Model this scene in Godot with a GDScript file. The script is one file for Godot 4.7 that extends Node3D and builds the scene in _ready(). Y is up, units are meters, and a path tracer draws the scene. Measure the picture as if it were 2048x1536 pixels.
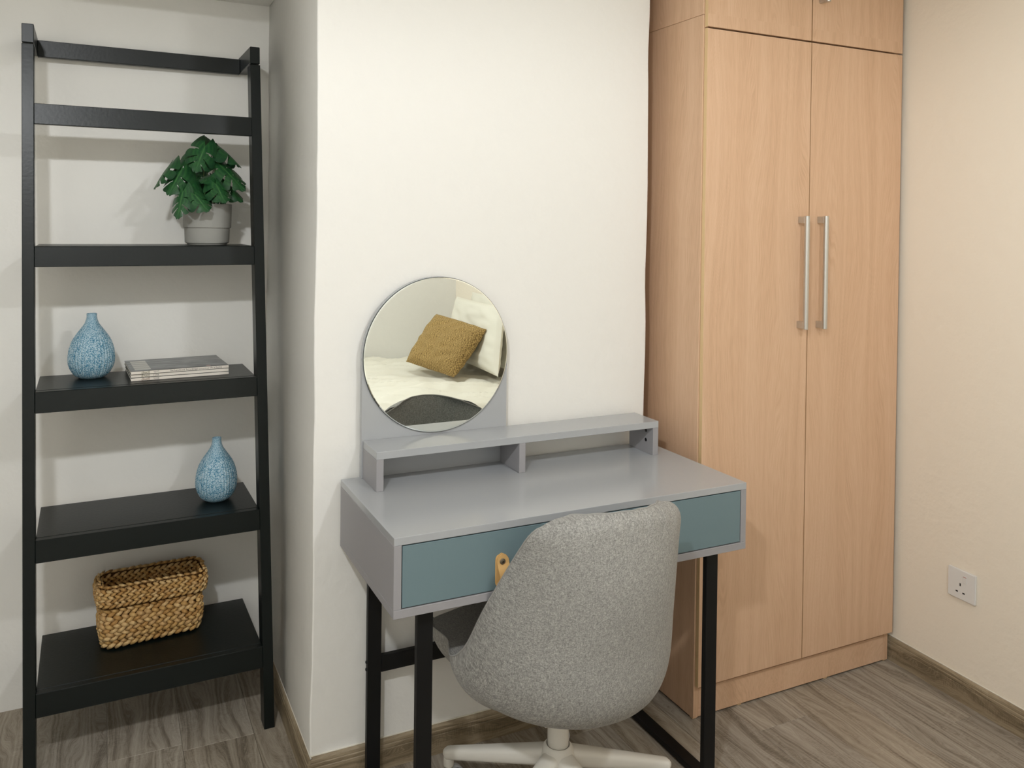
extends Node3D
# A bedroom corner: black ladder shelf in an alcove, a pillar wall with a grey vanity desk, a beech wardrobe and a bed that only the mirror shows.
# x runs along the pillar wall, y is up, z comes out into the room; the pillar's left corner stands at the origin.

var rng := RandomNumberGenerator.new()
var used := {}
var M := {}

func V(x: float, y: float, z: float) -> Vector3:
	return Vector3(x, y, z)

# ------------------------------------------------------------------ naming and nodes
func numbered(called: String) -> String:
	if not used.has(called):
		used[called] = 0
		return called
	used[called] += 1
	return "%s_%03d" % [called, used[called]]

func thing(called: String, label: String, category: String, at := Vector3.ZERO, turn := 0.0, group := "") -> Node3D:
	var o := Node3D.new()
	o.name = numbered(called)
	add_child(o)
	o.position = at
	o.rotation.y = turn
	o.set_meta("label", label)
	o.set_meta("category", category)
	if group:
		o.set_meta("group", group)
	return o

func obj(called: String, mesh: Mesh, m: Material, parent: Node, label := "") -> MeshInstance3D:
	var o := MeshInstance3D.new()
	o.name = called
	o.mesh = mesh
	o.material_override = m
	parent.add_child(o, true)
	if label:
		o.set_meta("label", label)
	return o

func struct(called: String, mesh: Mesh, m: Material, label: String, category: String) -> MeshInstance3D:
	var o := obj(called, mesh, m, self, label)
	o.set_meta("kind", "structure")
	o.set_meta("category", category)
	return o

# ------------------------------------------------------------------ shapes
func begin() -> SurfaceTool:
	var st := SurfaceTool.new()
	st.begin(Mesh.PRIMITIVE_TRIANGLES)
	return st

func planar(p: Vector3, n: Vector3) -> Vector2:
	var a := n.abs()
	if a.y > a.x and a.y > a.z:
		return Vector2(p.x, p.z)
	if a.x > a.z:
		return Vector2(p.z, -p.y)
	return Vector2(p.x, -p.y)

func tri(st: SurfaceTool, a: Vector3, b: Vector3, c: Vector3, out: Vector3) -> void:
	var n := (a - c).cross(a - b)
	if n.length_squared() < 1e-20:
		return
	n = n.normalized()
	if n.dot(out) < 0.0:
		var t := b
		b = c
		c = t
		n = -n
	for p in [a, b, c]:
		st.set_normal(n)
		st.set_uv(planar(p, n))
		st.add_vertex(p)

func quad(st: SurfaceTool, a: Vector3, b: Vector3, c: Vector3, d: Vector3, out: Vector3) -> void:
	tri(st, a, b, c, out)
	tri(st, a, c, d, out)

# eight corners, p[ix + 2*iy + 4*iz]; every edge is chamfered by bev
func hexa(st: SurfaceTool, p: Array, bev := 0.001) -> void:
	var lx: float = (p[1] - p[0]).length()
	var ly: float = (p[2] - p[0]).length()
	var lz: float = (p[4] - p[0]).length()
	var b := Vector3(minf(bev / lx, 0.45), minf(bev / ly, 0.45), minf(bev / lz, 0.45))
	var mid := Vector3.ZERO
	for q in p:
		mid += q / 8.0
	var f := func(a: float, e: float, g: float) -> Vector3:
		var x0: Vector3 = p[0].lerp(p[1], a)
		var x1: Vector3 = p[2].lerp(p[3], a)
		var x2: Vector3 = p[4].lerp(p[5], a)
		var x3: Vector3 = p[6].lerp(p[7], a)
		return x0.lerp(x1, e).lerp(x2.lerp(x3, e), g)
	var e := [[b.x, 1.0 - b.x], [b.y, 1.0 - b.y], [b.z, 1.0 - b.z]]
	# faces
	for s in 2:
		var k := float(s)
		var q := [f.call(k, e[1][0], e[2][0]), f.call(k, e[1][1], e[2][0]), f.call(k, e[1][1], e[2][1]), f.call(k, e[1][0], e[2][1])]
		quad(st, q[0], q[1], q[2], q[3], q[0] + q[2] - mid * 2.0)
		q = [f.call(e[0][0], k, e[2][0]), f.call(e[0][1], k, e[2][0]), f.call(e[0][1], k, e[2][1]), f.call(e[0][0], k, e[2][1])]
		quad(st, q[0], q[1], q[2], q[3], q[0] + q[2] - mid * 2.0)
		q = [f.call(e[0][0], e[1][0], k), f.call(e[0][1], e[1][0], k), f.call(e[0][1], e[1][1], k), f.call(e[0][0], e[1][1], k)]
		quad(st, q[0], q[1], q[2], q[3], q[0] + q[2] - mid * 2.0)
	if bev <= 0.0:
		return
	for s in 2:
		for t in 2:
			var k := float(s)
			var l := float(t)
			var q := [f.call(k, e[1][t], e[2][0]), f.call(k, e[1][t], e[2][1]), f.call(e[0][s], l, e[2][1]), f.call(e[0][s], l, e[2][0])]
			quad(st, q[0], q[1], q[2], q[3], q[0] + q[2] - mid * 2.0)
			q = [f.call(k, e[1][0], e[2][t]), f.call(k, e[1][1], e[2][t]), f.call(e[0][s], e[1][1], l), f.call(e[0][s], e[1][0], l)]
			quad(st, q[0], q[1], q[2], q[3], q[0] + q[2] - mid * 2.0)
			q = [f.call(e[0][0], k, e[2][t]), f.call(e[0][1], k, e[2][t]), f.call(e[0][1], e[1][s], l), f.call(e[0][0], e[1][s], l)]
			quad(st, q[0], q[1], q[2], q[3], q[0] + q[2] - mid * 2.0)
			for r in 2:
				var a: Vector3 = f.call(k, e[1][t], e[2][r])
				var c: Vector3 = f.call(e[0][s], l, e[2][r])
				var d: Vector3 = f.call(e[0][s], e[1][t], float(r))
				tri(st, a, c, d, a + c + d - mid * 3.0)

func span(st: SurfaceTool, lo: Vector3, hi: Vector3, bev := 0.001) -> void:
	var p := []
	for k in 8:
		p.append(Vector3(hi.x if k & 1 else lo.x, hi.y if k & 2 else lo.y, hi.z if k & 4 else lo.z))
	hexa(st, p, bev)

func slab(lo: Vector3, hi: Vector3, bev := 0.001) -> Mesh:
	var st := begin()
	span(st, lo, hi, bev)
	return st.commit()

# a grid of points rows[j][i] as one smooth sheet
func sheet(st: SurfaceTool, rows: Array, around := false, flip := false, uvs: Array = []) -> void:
	var h := rows.size()
	var w: int = rows[0].size()
	var nrm := []
	for j in h:
		var row := PackedVector3Array()
		for i in w:
			var il := (i - 1 + w) % w if around else maxi(i - 1, 0)
			var ir := (i + 1) % w if around else mini(i + 1, w - 1)
			var du: Vector3 = rows[j][ir] - rows[j][il]
			var dv: Vector3 = rows[mini(j + 1, h - 1)][i] - rows[maxi(j - 1, 0)][i]
			var n := du.cross(dv)
			if n.length_squared() < 1e-18:
				n = du.cross(rows[clampi(j + 1, 0, h - 1)][i] - rows[clampi(j - 1, 0, h - 1)][i]) if j > 0 and j < h - 1 else Vector3.UP
				if n.length_squared() < 1e-18:
					n = Vector3.UP * (1.0 if j > h / 2 else -1.0)
			n = n.normalized()
			row.append(-n if flip else n)
		nrm.append(row)
	var last := w if around else w - 1
	for j in h - 1:
		for i in last:
			var i2 := (i + 1) % w
			var c := [[j, i], [j, i2], [j + 1, i2], [j + 1, i]]
			for t in [[0, 1, 2], [0, 2, 3]]:
				var a: Vector3 = rows[c[t[0]][0]][c[t[0]][1]]
				var b: Vector3 = rows[c[t[1]][0]][c[t[1]][1]]
				var d: Vector3 = rows[c[t[2]][0]][c[t[2]][1]]
				var g := (a - d).cross(a - b)
				if g.length_squared() < 1e-22:
					continue
				var m: Vector3 = nrm[c[t[0]][0]][c[t[0]][1]] + nrm[c[t[1]][0]][c[t[1]][1]] + nrm[c[t[2]][0]][c[t[2]][1]]
				var order: Array = t if g.dot(m) > 0.0 else [t[0], t[2], t[1]]
				for k in order:
					var jj: int = c[k][0]
					var ii: int = c[k][1]
					st.set_normal(nrm[jj][ii])
					if uvs.is_empty():
						var ux := float(ii) / w
						if around and i2 == 0 and ii == 0:
							ux = 1.0
						st.set_uv(Vector2(ux, float(jj) / (h - 1)))
					else:
						st.set_uv(uvs[jj][ii])
					st.add_vertex(rows[jj][ii])

func lathe(st: SurfaceTool, prof: Array, seg := 32, at := Vector3.ZERO, ribs := 0, amp := 0.0) -> void:
	var rows := []
	for q in prof:
		var row := PackedVector3Array()
		for i in seg:
			var a := TAU * i / seg
			var r: float = q.x
			if ribs:
				r *= 1.0 + amp * cos(a * ribs) * (q.z if q is Vector3 else 1.0)
			row.append(at + Vector3(r * cos(a), q.y, r * sin(a)))
		rows.append(row)
	sheet(st, rows, true, true)

func tube(st: SurfaceTool, pts: Array, rad: Array, seg := 12, caps := true) -> void:
	var rows := []
	var up := Vector3(0.31, 0.85, 0.42).normalized()
	for k in pts.size():
		var d: Vector3 = (pts[mini(k + 1, pts.size() - 1)] - pts[maxi(k - 1, 0)]).normalized()
		var x := d.cross(up).normalized()
		var y := d.cross(x)
		var row := PackedVector3Array()
		for i in seg:
			var a := TAU * i / seg
			row.append(pts[k] + (x * cos(a) + y * sin(a)) * float(rad[k]))
		rows.append(row)
	if caps:
		for e in 2:
			var k: int = 0 if e == 0 else pts.size() - 1
			var row := PackedVector3Array()
			row.resize(seg)
			row.fill(pts[k])
			if e == 0:
				rows.push_front(row)
			else:
				rows.append(row)
	sheet(st, rows, true, true)

func catmull(P: Array, t: float) -> Variant:
	var n := P.size()
	var f := clampf(t, 0.0, 1.0) * (n - 1)
	var i := mini(int(f), n - 2)
	f -= i
	var b = P[i]
	var c = P[i + 1]
	var a = P[i - 1] if i > 0 else b * 2.0 - c
	var d = P[i + 2] if i < n - 2 else c * 2.0 - b
	return (b * 2.0 + (c - a) * f + (a * 2.0 - b * 5.0 + c * 4.0 - d) * f * f + (b * 3.0 - a - c * 3.0 + d) * f * f * f) * 0.5

# a flat outline (counter-clockwise, x/y) pulled along z
func extrude(st: SurfaceTool, poly: PackedVector2Array, z0: float, z1: float, bev := 0.0008) -> void:
	var n := poly.size()
	var inner := Geometry2D.offset_polygon(poly, -bev, Geometry2D.JOIN_ROUND) if bev > 0.0 else [poly]
	var face: PackedVector2Array = poly
	if inner.size() and inner[0].size() == n:
		face = inner[0]
	else:
		face = PackedVector2Array()
		var mid := Vector2.ZERO
		for p in poly:
			mid += p / n
		for p in poly:
			face.append(p + (mid - p).normalized() * bev)
	var idx := Geometry2D.triangulate_polygon(face)
	for k in range(0, idx.size(), 3):
		for s in [[z0, -1.0], [z1, 1.0]]:
			var q := []
			for j in 3:
				var p: Vector2 = face[idx[k + j]]
				q.append(Vector3(p.x, p.y, s[0]))
			tri(st, q[0], q[1], q[2], Vector3(0, 0, s[1]))
	var mid2 := Vector2.ZERO
	for p in poly:
		mid2 += p / n
	for i in n:
		var a := poly[i]
		var b := poly[(i + 1) % n]
		var ai := face[i]
		var bi := face[(i + 1) % n]
		var o2 := Vector2((b - a).y, -(b - a).x)
		if o2.dot((a + b) / 2.0 - mid2) < 0.0:
			o2 = -o2
		var o := Vector3(o2.x, o2.y, 0).normalized()
		quad(st, V(a.x, a.y, z0 + bev), V(b.x, b.y, z0 + bev), V(b.x, b.y, z1 - bev), V(a.x, a.y, z1 - bev), o)
		if bev > 0.0:
			quad(st, V(a.x, a.y, z1 - bev), V(b.x, b.y, z1 - bev), V(bi.x, bi.y, z1), V(ai.x, ai.y, z1), o + Vector3(0, 0, 1))
			quad(st, V(a.x, a.y, z0 + bev), V(b.x, b.y, z0 + bev), V(bi.x, bi.y, z0), V(ai.x, ai.y, z0), o - Vector3(0, 0, 1))

func rounded(w: float, h: float, r: float, seg := 6) -> PackedVector2Array:
	var out := PackedVector2Array()
	for k in 4:
		var c := Vector2((w / 2 - r) * (1 if k == 0 or k == 3 else -1), (h / 2 - r) * (1 if k < 2 else -1))
		for i in seg + 1:
			var a := PI / 2 * (k + float(i) / seg)
			out.append(c + Vector2(cos(a), sin(a)) * r)
	return out

# ------------------------------------------------------------------ materials
func noise(s: int, octaves := 1) -> FastNoiseLite:
	var n := FastNoiseLite.new()
	n.seed = s
	n.noise_type = FastNoiseLite.TYPE_SIMPLEX
	n.frequency = 1.0
	n.fractal_type = FastNoiseLite.FRACTAL_FBM if octaves > 1 else FastNoiseLite.FRACTAL_NONE
	n.fractal_octaves = octaves
	return n

func picture(w: int, h: int, fill: Callable) -> ImageTexture:
	var data := PackedByteArray()
	data.resize(w * h * 3)
	var k := 0
	for y in h:
		for x in w:
			var c: Color = fill.call(x, y)
			data[k] = clampi(int(c.r * 255.0), 0, 255)
			data[k + 1] = clampi(int(c.g * 255.0), 0, 255)
			data[k + 2] = clampi(int(c.b * 255.0), 0, 255)
			k += 3
	return ImageTexture.create_from_image(Image.create_from_data(w, h, false, Image.FORMAT_RGB8, data))

func c8(r: int, g: int, b: int) -> Color:
	return Color(r / 255.0, g / 255.0, b / 255.0)

func plain(color: Color, rough := 0.6, metal := 0.0, spec := 0.5) -> StandardMaterial3D:
	var m := StandardMaterial3D.new()
	m.albedo_color = color
	m.roughness = rough
	m.metallic = metal
	m.metallic_specular = spec
	return m

func bumps(frequency: float, octaves: int, strength: float, size := 512) -> NoiseTexture2D:
	var t := NoiseTexture2D.new()
	t.width = size
	t.height = size
	t.seamless = true
	t.as_normal_map = true
	t.bump_strength = strength
	var n := FastNoiseLite.new()
	n.seed = 11
	n.frequency = frequency
	n.fractal_octaves = octaves
	t.noise = n
	return t

func paint(color: Color, strength := 0.35) -> StandardMaterial3D:
	var m := plain(color, 0.75, 0.0, 0.35)
	m.normal_enabled = true
	m.normal_texture = M.plaster
	m.normal_scale = strength
	m.uv1_triplanar = true
	m.uv1_world_triplanar = true
	m.uv1_scale = Vector3(2.2, 2.2, 2.2)
	return m

func floor_wood(s: int, dark: Color, mid: Color, light: Color) -> ImageTexture:
	var a := noise(s)
	var b := noise(s + 1)
	var c := noise(s + 2)
	var d := noise(s + 3)
	return picture(384, 1024, func(x: int, y: int) -> Color:
		var xm := x * 0.47
		var ym := y * 1.19
		var warp := a.get_noise_2d(xm * 0.012, ym * 0.0022) * 15.0 + a.get_noise_2d(xm * 0.03 + 40.0, ym * 0.012) * 1.6
		var g := xm + warp
		var fine := b.get_noise_2d(g * 0.75, ym * 0.022)
		var pore := b.get_noise_2d(g * 1.7 + 90.0, ym * 0.05)
		var band := c.get_noise_2d(g * 0.075, ym * 0.0022)
		var wide := c.get_noise_2d(g * 0.024 + 7.0, ym * 0.0012 + 3.0)
		var saw := d.get_noise_2d(xm * 0.035, ym * 0.33) * smoothstep(0.15, 0.5, d.get_noise_2d(xm * 0.013 + 5.0, ym * 0.005))
		var v := 0.55 + 0.22 * band + 0.20 * wide + 0.17 * fine + 0.13 * saw
		v -= 0.16 * smoothstep(0.35, 0.8, pore)
		v = clampf(v, 0.0, 1.0)
		return dark.lerp(mid, v * 2.0) if v < 0.5 else mid.lerp(light, v * 2.0 - 1.0))

func beech(s: int) -> ImageTexture:
	var a := noise(s)
	var b := noise(s + 1)
	var c := noise(s + 2)
	var lo := c8(198, 159, 127)
	var mi := c8(218, 180, 147)
	var hi := c8(229, 194, 163)
	return picture(512, 1024, func(x: int, y: int) -> Color:
		var xm := x * 0.85
		var ym := y * 2.0
		var g := xm + a.get_noise_2d(xm * 0.006, ym * 0.0008) * 26.0 + a.get_noise_2d(xm * 0.02 + 9.0, ym * 0.003) * 2.5
		var line := sin(g * 0.62 + 2.5 * c.get_noise_2d(g * 0.02, ym * 0.001))
		line = pow(absf(line), 3.0)
		var fine := b.get_noise_2d(g * 0.55, ym * 0.012)
		var wide := c.get_noise_2d(g * 0.017 + 3.0, ym * 0.0004)
		var tone := c.get_noise_2d(g * 0.05 + 30.0, ym * 0.0006)
		var v := 0.60 + 0.12 * wide + 0.09 * tone + 0.16 * fine - 0.14 * line * (0.5 + 0.5 * b.get_noise_2d(xm * 0.02, ym * 0.003))
		v = clampf(v, 0.0, 1.0)
		return lo.lerp(mi, v * 2.0) if v < 0.5 else mi.lerp(hi, v * 2.0 - 1.0))

func textured(t: Texture2D, rough: float, scale := Vector3.ONE, tint := Color.WHITE, spec := 0.5) -> StandardMaterial3D:
	var m := plain(tint, rough, 0.0, spec)
	m.albedo_texture = t
	m.uv1_scale = scale
	return m

func make_materials() -> void:
	M.plaster = bumps(0.018, 4, 5.0)
	M.wall = paint(c8(240, 238, 232), 0.2)
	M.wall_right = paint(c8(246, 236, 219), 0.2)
	M.ceiling = plain(c8(238, 237, 233), 0.9, 0.0, 0.2)
	M.black = plain(c8(13, 20, 19), 0.34, 0.0, 0.40)
	var scuffs := bumps(0.05, 2, 1.2, 256)
	M.black.normal_enabled = true
	M.black.normal_texture = scuffs
	M.black.normal_scale = 0.12
	M.black.uv1_triplanar = true
	M.black.uv1_scale = Vector3(6, 6, 6)
	M.iron = plain(c8(12, 13, 14), 0.5, 0.0, 0.4)
	M.groove = plain(c8(28, 24, 22), 0.8)
	M.grey = plain(c8(172, 174, 176), 0.18, 0.0, 0.55)
	M.grey_edge = plain(c8(156, 154, 156), 0.45, 0.0, 0.4)
	M.teal = plain(c8(112, 132, 137), 0.42, 0.0, 0.4)
	M.mirror = plain(c8(240, 244, 240), 0.0, 1.0)
	M.mirror_edge = plain(c8(90, 96, 96), 0.15, 0.7)
	M.steel = plain(c8(205, 203, 198), 0.32, 0.9)
	M.rivet = plain(c8(128, 118, 100), 0.35, 0.6)
	M.leather = plain(c8(214, 172, 112), 0.55, 0.0, 0.4)
	M.leather_edge = plain(c8(214, 178, 146), 0.7)
	M.plastic = plain(c8(226, 222, 213), 0.38)
	M.white_plastic = plain(c8(232, 230, 226), 0.35)
	M.caster = plain(c8(214, 216, 220), 0.3)
	M.dark = plain(c8(18, 17, 16), 0.8)
	M.red = plain(c8(170, 52, 40), 0.5)
	M.caulk = plain(c8(226, 220, 206), 0.6)
	M.pot = plain(c8(158, 157, 151), 0.75, 0.0, 0.3)
	M.soil = plain(c8(52, 42, 33), 0.95, 0.0, 0.1)
	M.stem = plain(c8(76, 92, 50), 0.6)
	M.edge_band = plain(c8(222, 190, 142), 0.5)
	M.edge_seam = plain(c8(186, 148, 108), 0.5)
	M.floor = []
	for k in 3:
		M.floor.append(textured(floor_wood(20 + k * 10, c8(110, 101, 89), c8(158, 149, 136), c8(183, 175, 163)), 0.48, Vector3.ONE, [c8(255, 253, 250), c8(245, 244, 243), c8(250, 246, 240)][k], 0.4))
	M.skirting = textured(floor_wood(71, c8(100, 87, 66), c8(146, 130, 105), c8(170, 155, 130)), 0.5)
	M.beech = textured(beech(5), 0.42, Vector3(2.3, 0.49, 1), Color.WHITE, 0.4)
	M.beech_flat = textured(beech(8), 0.42, Vector3(2.3, 0.49, 1), Color.WHITE, 0.4)
	var f := noise(301)
	var wool := func(lo: Color, hi: Color) -> ImageTexture:
		var r := RandomNumberGenerator.new()
		r.seed = 77
		var w := 512
		var v := PackedFloat32Array()
		v.resize(w * w)
		for k in w * w:
			v[k] = r.randf()
		return picture(w, w, func(x: int, y: int) -> Color:
			# yarn flecks a few pixels long, more of them upright than lying
			var s := 0.0
			for k in 4:
				s += v[(y + k) % w * w + x]
			var q := 0.0
			for k in 3:
				q += v[(y / 2 * 2) % w * w + (x + k * 2) % w]
			var g := s / 4.0 * 0.6 + q / 3.0 * 0.4
			g = clampf((g - 0.5) * 1.9 + 0.5 + 0.06 * f.get_noise_2d(x * 0.1, y * 0.02), 0.0, 1.0)
			return lo.lerp(hi, g))
	M.wool = textured(wool.call(c8(112, 111, 108), c8(196, 193, 186)), 0.95, Vector3(4.5, 4.5, 1), Color.WHITE, 0.2)
	M.wool.rim_enabled = true
	M.wool.rim = 0.25
	M.wool.rim_tint = 0.5
	var va := noise(401)
	var vb := noise(402)
	M.vase = textured(picture(512, 512, func(x: int, y: int) -> Color:
		# wraps round the body: noise on a circle
		var a := TAU * x / 512.0
		var p := Vector3(cos(a) * 15.0, y * 0.17, sin(a) * 15.0)
		var s := va.get_noise_3d(p.x, p.y * 0.7, p.z) + 0.55 * vb.get_noise_3d(p.x * 2.1, p.y * 1.7, p.z * 2.1) + 0.25 * vb.get_noise_3d(p.x * 0.22, p.y * 0.1, p.z * 0.22)
		var ink := smoothstep(0.02, 0.42, s)
		var base := c8(190, 209, 218).lerp(c8(163, 194, 209), 0.5 + 0.5 * va.get_noise_3d(p.z, p.y, p.x))
		return base.lerp(c8(42, 112, 146), ink * 0.9)), 0.5)
	M.straw = plain(Color.WHITE, 0.6, 0.0, 0.35)
	M.straw.vertex_color_use_as_albedo = true
	M.straw_dark = plain(c8(70, 46, 22), 0.9, 0.0, 0.1)
	var lf := noise(501)
	M.leaf = textured(picture(256, 256, func(x: int, y: int) -> Color:
		# u runs along the midrib, v from rib to margin
		var u := x / 255.0
		var w := y / 255.0
		var c := c8(24, 68, 38).lerp(c8(44, 94, 46), 0.5 + 0.5 * lf.get_noise_2d(x * 0.012, y * 0.02))
		c = c.lerp(c8(20, 52, 34), 0.4 * smoothstep(0.5, 1.0, w))
		var vein := 1.0 - smoothstep(0.0, 0.16, absf(fposmod(u * 9.0, 1.0) - 0.5) * 2.0)
		c = c.lerp(c8(74, 118, 66), 0.35 * vein * (1.0 - w * 0.7))
		return c.lerp(c8(92, 136, 78), 0.6 * (1.0 - smoothstep(0.0, 0.07, w)))), 0.38, Vector3.ONE, Color.WHITE, 0.5)
	M.leaf.backlight_enabled = true
	M.leaf.backlight = c8(16, 34, 10)
	var kn := noise(601)
	M.mustard = textured(picture(256, 256, func(x: int, y: int) -> Color:
		var r := absf(sin(x * PI / 8.0 + kn.get_noise_2d(x * 0.05, y * 0.1) * 1.3)) * (0.6 + 0.4 * absf(sin(y * PI / 6.0 + float(x / 8 % 2) * PI / 2)))
		return c8(96, 74, 36).lerp(c8(206, 174, 112), clampf(r + 0.25 * kn.get_noise_2d(x * 0.4, y * 0.4), 0.0, 1.0))), 0.9, Vector3(3.2, 3.2, 1))
	M.linen = plain(c8(232, 228, 214), 0.9, 0.0, 0.2)
	M.paper = plain(c8(236, 228, 216), 0.7)
	M.ink = plain(c8(38, 38, 36), 0.7)
	M.olive = plain(c8(104, 100, 52), 0.7)
	M.brown_ink = plain(c8(132, 96, 60), 0.7)
	M.lamp = plain(c8(255, 250, 238), 0.5)
	M.lamp.emission_enabled = true
	M.lamp.emission = c8(255, 248, 236)
	M.lamp.emission_energy_multiplier = 6.0

# ------------------------------------------------------------------ camera and light
func view_and_light() -> void:
	var cam := Camera3D.new()
	cam.name = "camera"
	var near := 0.05
	cam.set_frustum(0.95045 * near, Vector2(0.043909, -0.187839) * near, near, 60.0)
	cam.transform = Transform3D(Basis(V(0.9089559, 0.0120124, 0.4167192), V(-0.0063369, 0.9998674, -0.0150002), V(-0.4168441, 0.0109938, 0.9089115)).orthonormalized(), V(-0.46178, 1.38184, 1.94194))
	add_child(cam)
	cam.current = true
	var env := Environment.new()
	env.background_mode = Environment.BG_COLOR
	env.background_color = Color.BLACK
	env.tonemap_mode = Environment.TONE_MAPPER_LINEAR
	env.tonemap_exposure = 1.01
	env.sdfgi_enabled = true
	env.ssao_enabled = true
	env.ssil_enabled = true
	var we := WorldEnvironment.new()
	we.name = "environment"
	we.environment = env
	add_child(we)
	var spots := [[V(0.60, 2.39, 0.50), 0.04], [V(0.72, 2.39, 1.90), 1.50], [V(-0.85, 2.39, 1.85), 2.95]]
	var names := ["round white ceiling downlight nearest the pillar wall above the desk", "round white ceiling downlight above the bed, right of the camera", "round white ceiling downlight on the left, above the camera"]
	for k in spots.size():
		downlight(spots[k][0], spots[k][1], names[k])

func downlight(at: Vector3, energy: float, label: String) -> void:
	var t := thing("ceiling_light", label, "ceiling light", at, 0.0, "ceiling downlights")
	var st := begin()
	lathe(st, [Vector2(0.048, 0.002), Vector2(0.05, -0.006), Vector2(0.062, -0.008), Vector2(0.068, -0.004), Vector2(0.069, 0.0095)], 40)
	obj("trim_ring", st.commit(), M.white_plastic, t)
	st = begin()
	lathe(st, [Vector2(0.0, 0.0), Vector2(0.03, 0.0), Vector2(0.0475, 0.0), Vector2(0.0475, 0.006), Vector2(0.0, 0.006)], 40)
	obj("diffuser", st.commit(), M.lamp, t)
	var l := SpotLight3D.new()
	l.name = "light"
	l.position = V(0, -0.012, 0)
	l.rotation.x = -PI / 2
	l.light_color = c8(248, 251, 254)
	l.light_energy = energy
	l.light_size = 0.06
	l.spot_range = 9.0
	l.spot_attenuation = 2.0
	l.spot_angle = 89.0
	l.spot_angle_attenuation = 0.32
	l.shadow_enabled = true
	t.add_child(l)

# ------------------------------------------------------------------ room
const CEIL := 2.40
const SKEW := 0.046          # the right wall turns in a little as it comes forward

func right_x(z: float) -> float:
	return 1.8437 - SKEW * z

func room() -> void:
	# floor: a screed with vinyl planks laid over it
	var fl := struct("floor", slab(V(-1.52, -0.12, -0.78), V(2.05, -0.0062, 3.28), 0.0), M.groove, "grey-brown wood-effect plank floor of the whole bedroom", "floor")
	var boards := {}
	var k0 := -7
	for k in range(k0, 13):
		var xa := -0.2705 + 0.18 * k
		var xb := xa + 0.18
		if xb < -1.42 or xa > 1.93:
			continue
		xa = maxf(xa, -1.42)
		xb = minf(xb, 1.95)
		var shift := fposmod(-0.2668 - 0.78 + k * 0.47, 1.22)
		if k == 0:
			shift = fposmod(-0.2668, 1.22)
		var z := -0.70 - fposmod(-0.70 - shift, 1.22)
		while z < 3.2:
			var za := maxf(z, -0.70)
			var zb := minf(z + 1.22, 3.2)
			z += 1.22
			if zb - za < 0.02:
				continue
			var key := "%.3f %.3f" % [xb - xa, zb - za]
			var variant := rng.randi() % 2
			key += " %d" % variant
			if not boards.has(key):
				boards[key] = board(xb - xa, zb - za, variant)
			var o := obj("plank", boards[key], M.floor[rng.randi() % 3], fl)
			o.position = V((xa + xb) / 2, 0, (za + zb) / 2)
	# the pillar that the desk stands against, with slightly uneven plaster corners
	var st := begin()
	var ys := []
	for j in 49:
		ys.append(CEIL * j / 48.0)
	var n := noise(900)
	var ring := func(y: float) -> PackedVector3Array:
		var row := PackedVector3Array()
		var a := n.get_noise_2d(y * 1.7, 0.0) * 0.0026 + n.get_noise_2d(y * 9.0, 4.0) * 0.0007
		var b := n.get_noise_2d(y * 2.1, 9.0) * 0.0026 + n.get_noise_2d(y * 11.0, 2.0) * 0.0007
		var r := 0.004
		row.append(V(a, y, -0.75))
		row.append(V(a, y, -r * 2))
		for i in 5:
			var t := PI / 2 * i / 4.0
			row.append(V(a + r - r * cos(t), y, -r + r * sin(t)))
		row.append(V(0.04, y, 0.0))
		row.append(V(0.94, y, 0.0))
		for i in 5:
			var t := PI / 2 * i / 4.0
			row.append(V(0.9776 + b - r + r * sin(t), y, -r + r * cos(t)))
		row.append(V(0.9776 + b, y, -r * 2))
		row.append(V(0.9776 + b, y, -0.75))
		return row
	var rows := []
	for y in ys:
		rows.append(ring.call(y))
	sheet(st, rows, true, false)
	struct("wall_front", st.commit(), M.wall, "off-white plastered pillar wall behind the grey vanity desk", "wall")
	struct("wall_alcove", slab(V(-1.55, 0, -0.78), V(2.05, CEIL, -0.643), 0.0), M.wall, "pale wall at the back of the alcove behind the black ladder shelf", "wall")
	struct("wall_left", slab(V(-1.55, 0, -0.643), V(-1.40, CEIL, 3.152), 0.0), M.wall, "plain off-white wall on the left side of the room", "wall")
	struct("wall_back", slab(V(-1.55, 0, 3.152), V(2.05, CEIL, 3.30), 0.0), M.wall, "off-white wall along the far side of the bed, seen in the mirror", "wall")
	st = begin()
	hexa(st, [V(right_x(-0.65), 0, -0.65), V(2.05, 0, -0.65), V(right_x(-0.65), CEIL, -0.65), V(2.05, CEIL, -0.65), V(right_x(3.16), 0, 3.16), V(2.05, 0, 3.16), V(right_x(3.16), CEIL, 3.16), V(2.05, CEIL, 3.16)], 0.0)
	struct("wall_right", st.commit(), M.wall_right, "beige-lit wall to the right of the wardrobe with the power socket", "wall")
	struct("ceiling", slab(V(-1.55, CEIL, -0.78), V(2.05, CEIL + 0.12, 3.30), 0.0), M.ceiling, "flat white bedroom ceiling", "ceiling")
	struct("trim_1", slab(V(-1.40, 2.053, -0.643), V(0.0, CEIL, -0.30), 0.002), M.wall, "boxed-in white bulkhead over the alcove, above the ladder shelf", "bulkhead")
	skirting("baseboard_front", V(0.0, 0, 0.0), V(0.9776, 0, 0.0), V(0, 0, 1), "grey-brown wooden baseboard under the desk along the pillar wall")
	skirting("baseboard_left", V(0.0, 0, -0.643), V(0.0, 0, 0.0108), V(-1, 0, 0), "grey-brown wooden baseboard on the pillar side, right of the ladder shelf")
	skirting("baseboard_right", V(right_x(0.02), 0, 0.02), V(right_x(1.6), 0, 1.6), V(-1, 0, -SKEW).normalized(), "grey-brown wooden baseboard along the right wall beside the wardrobe")

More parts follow.
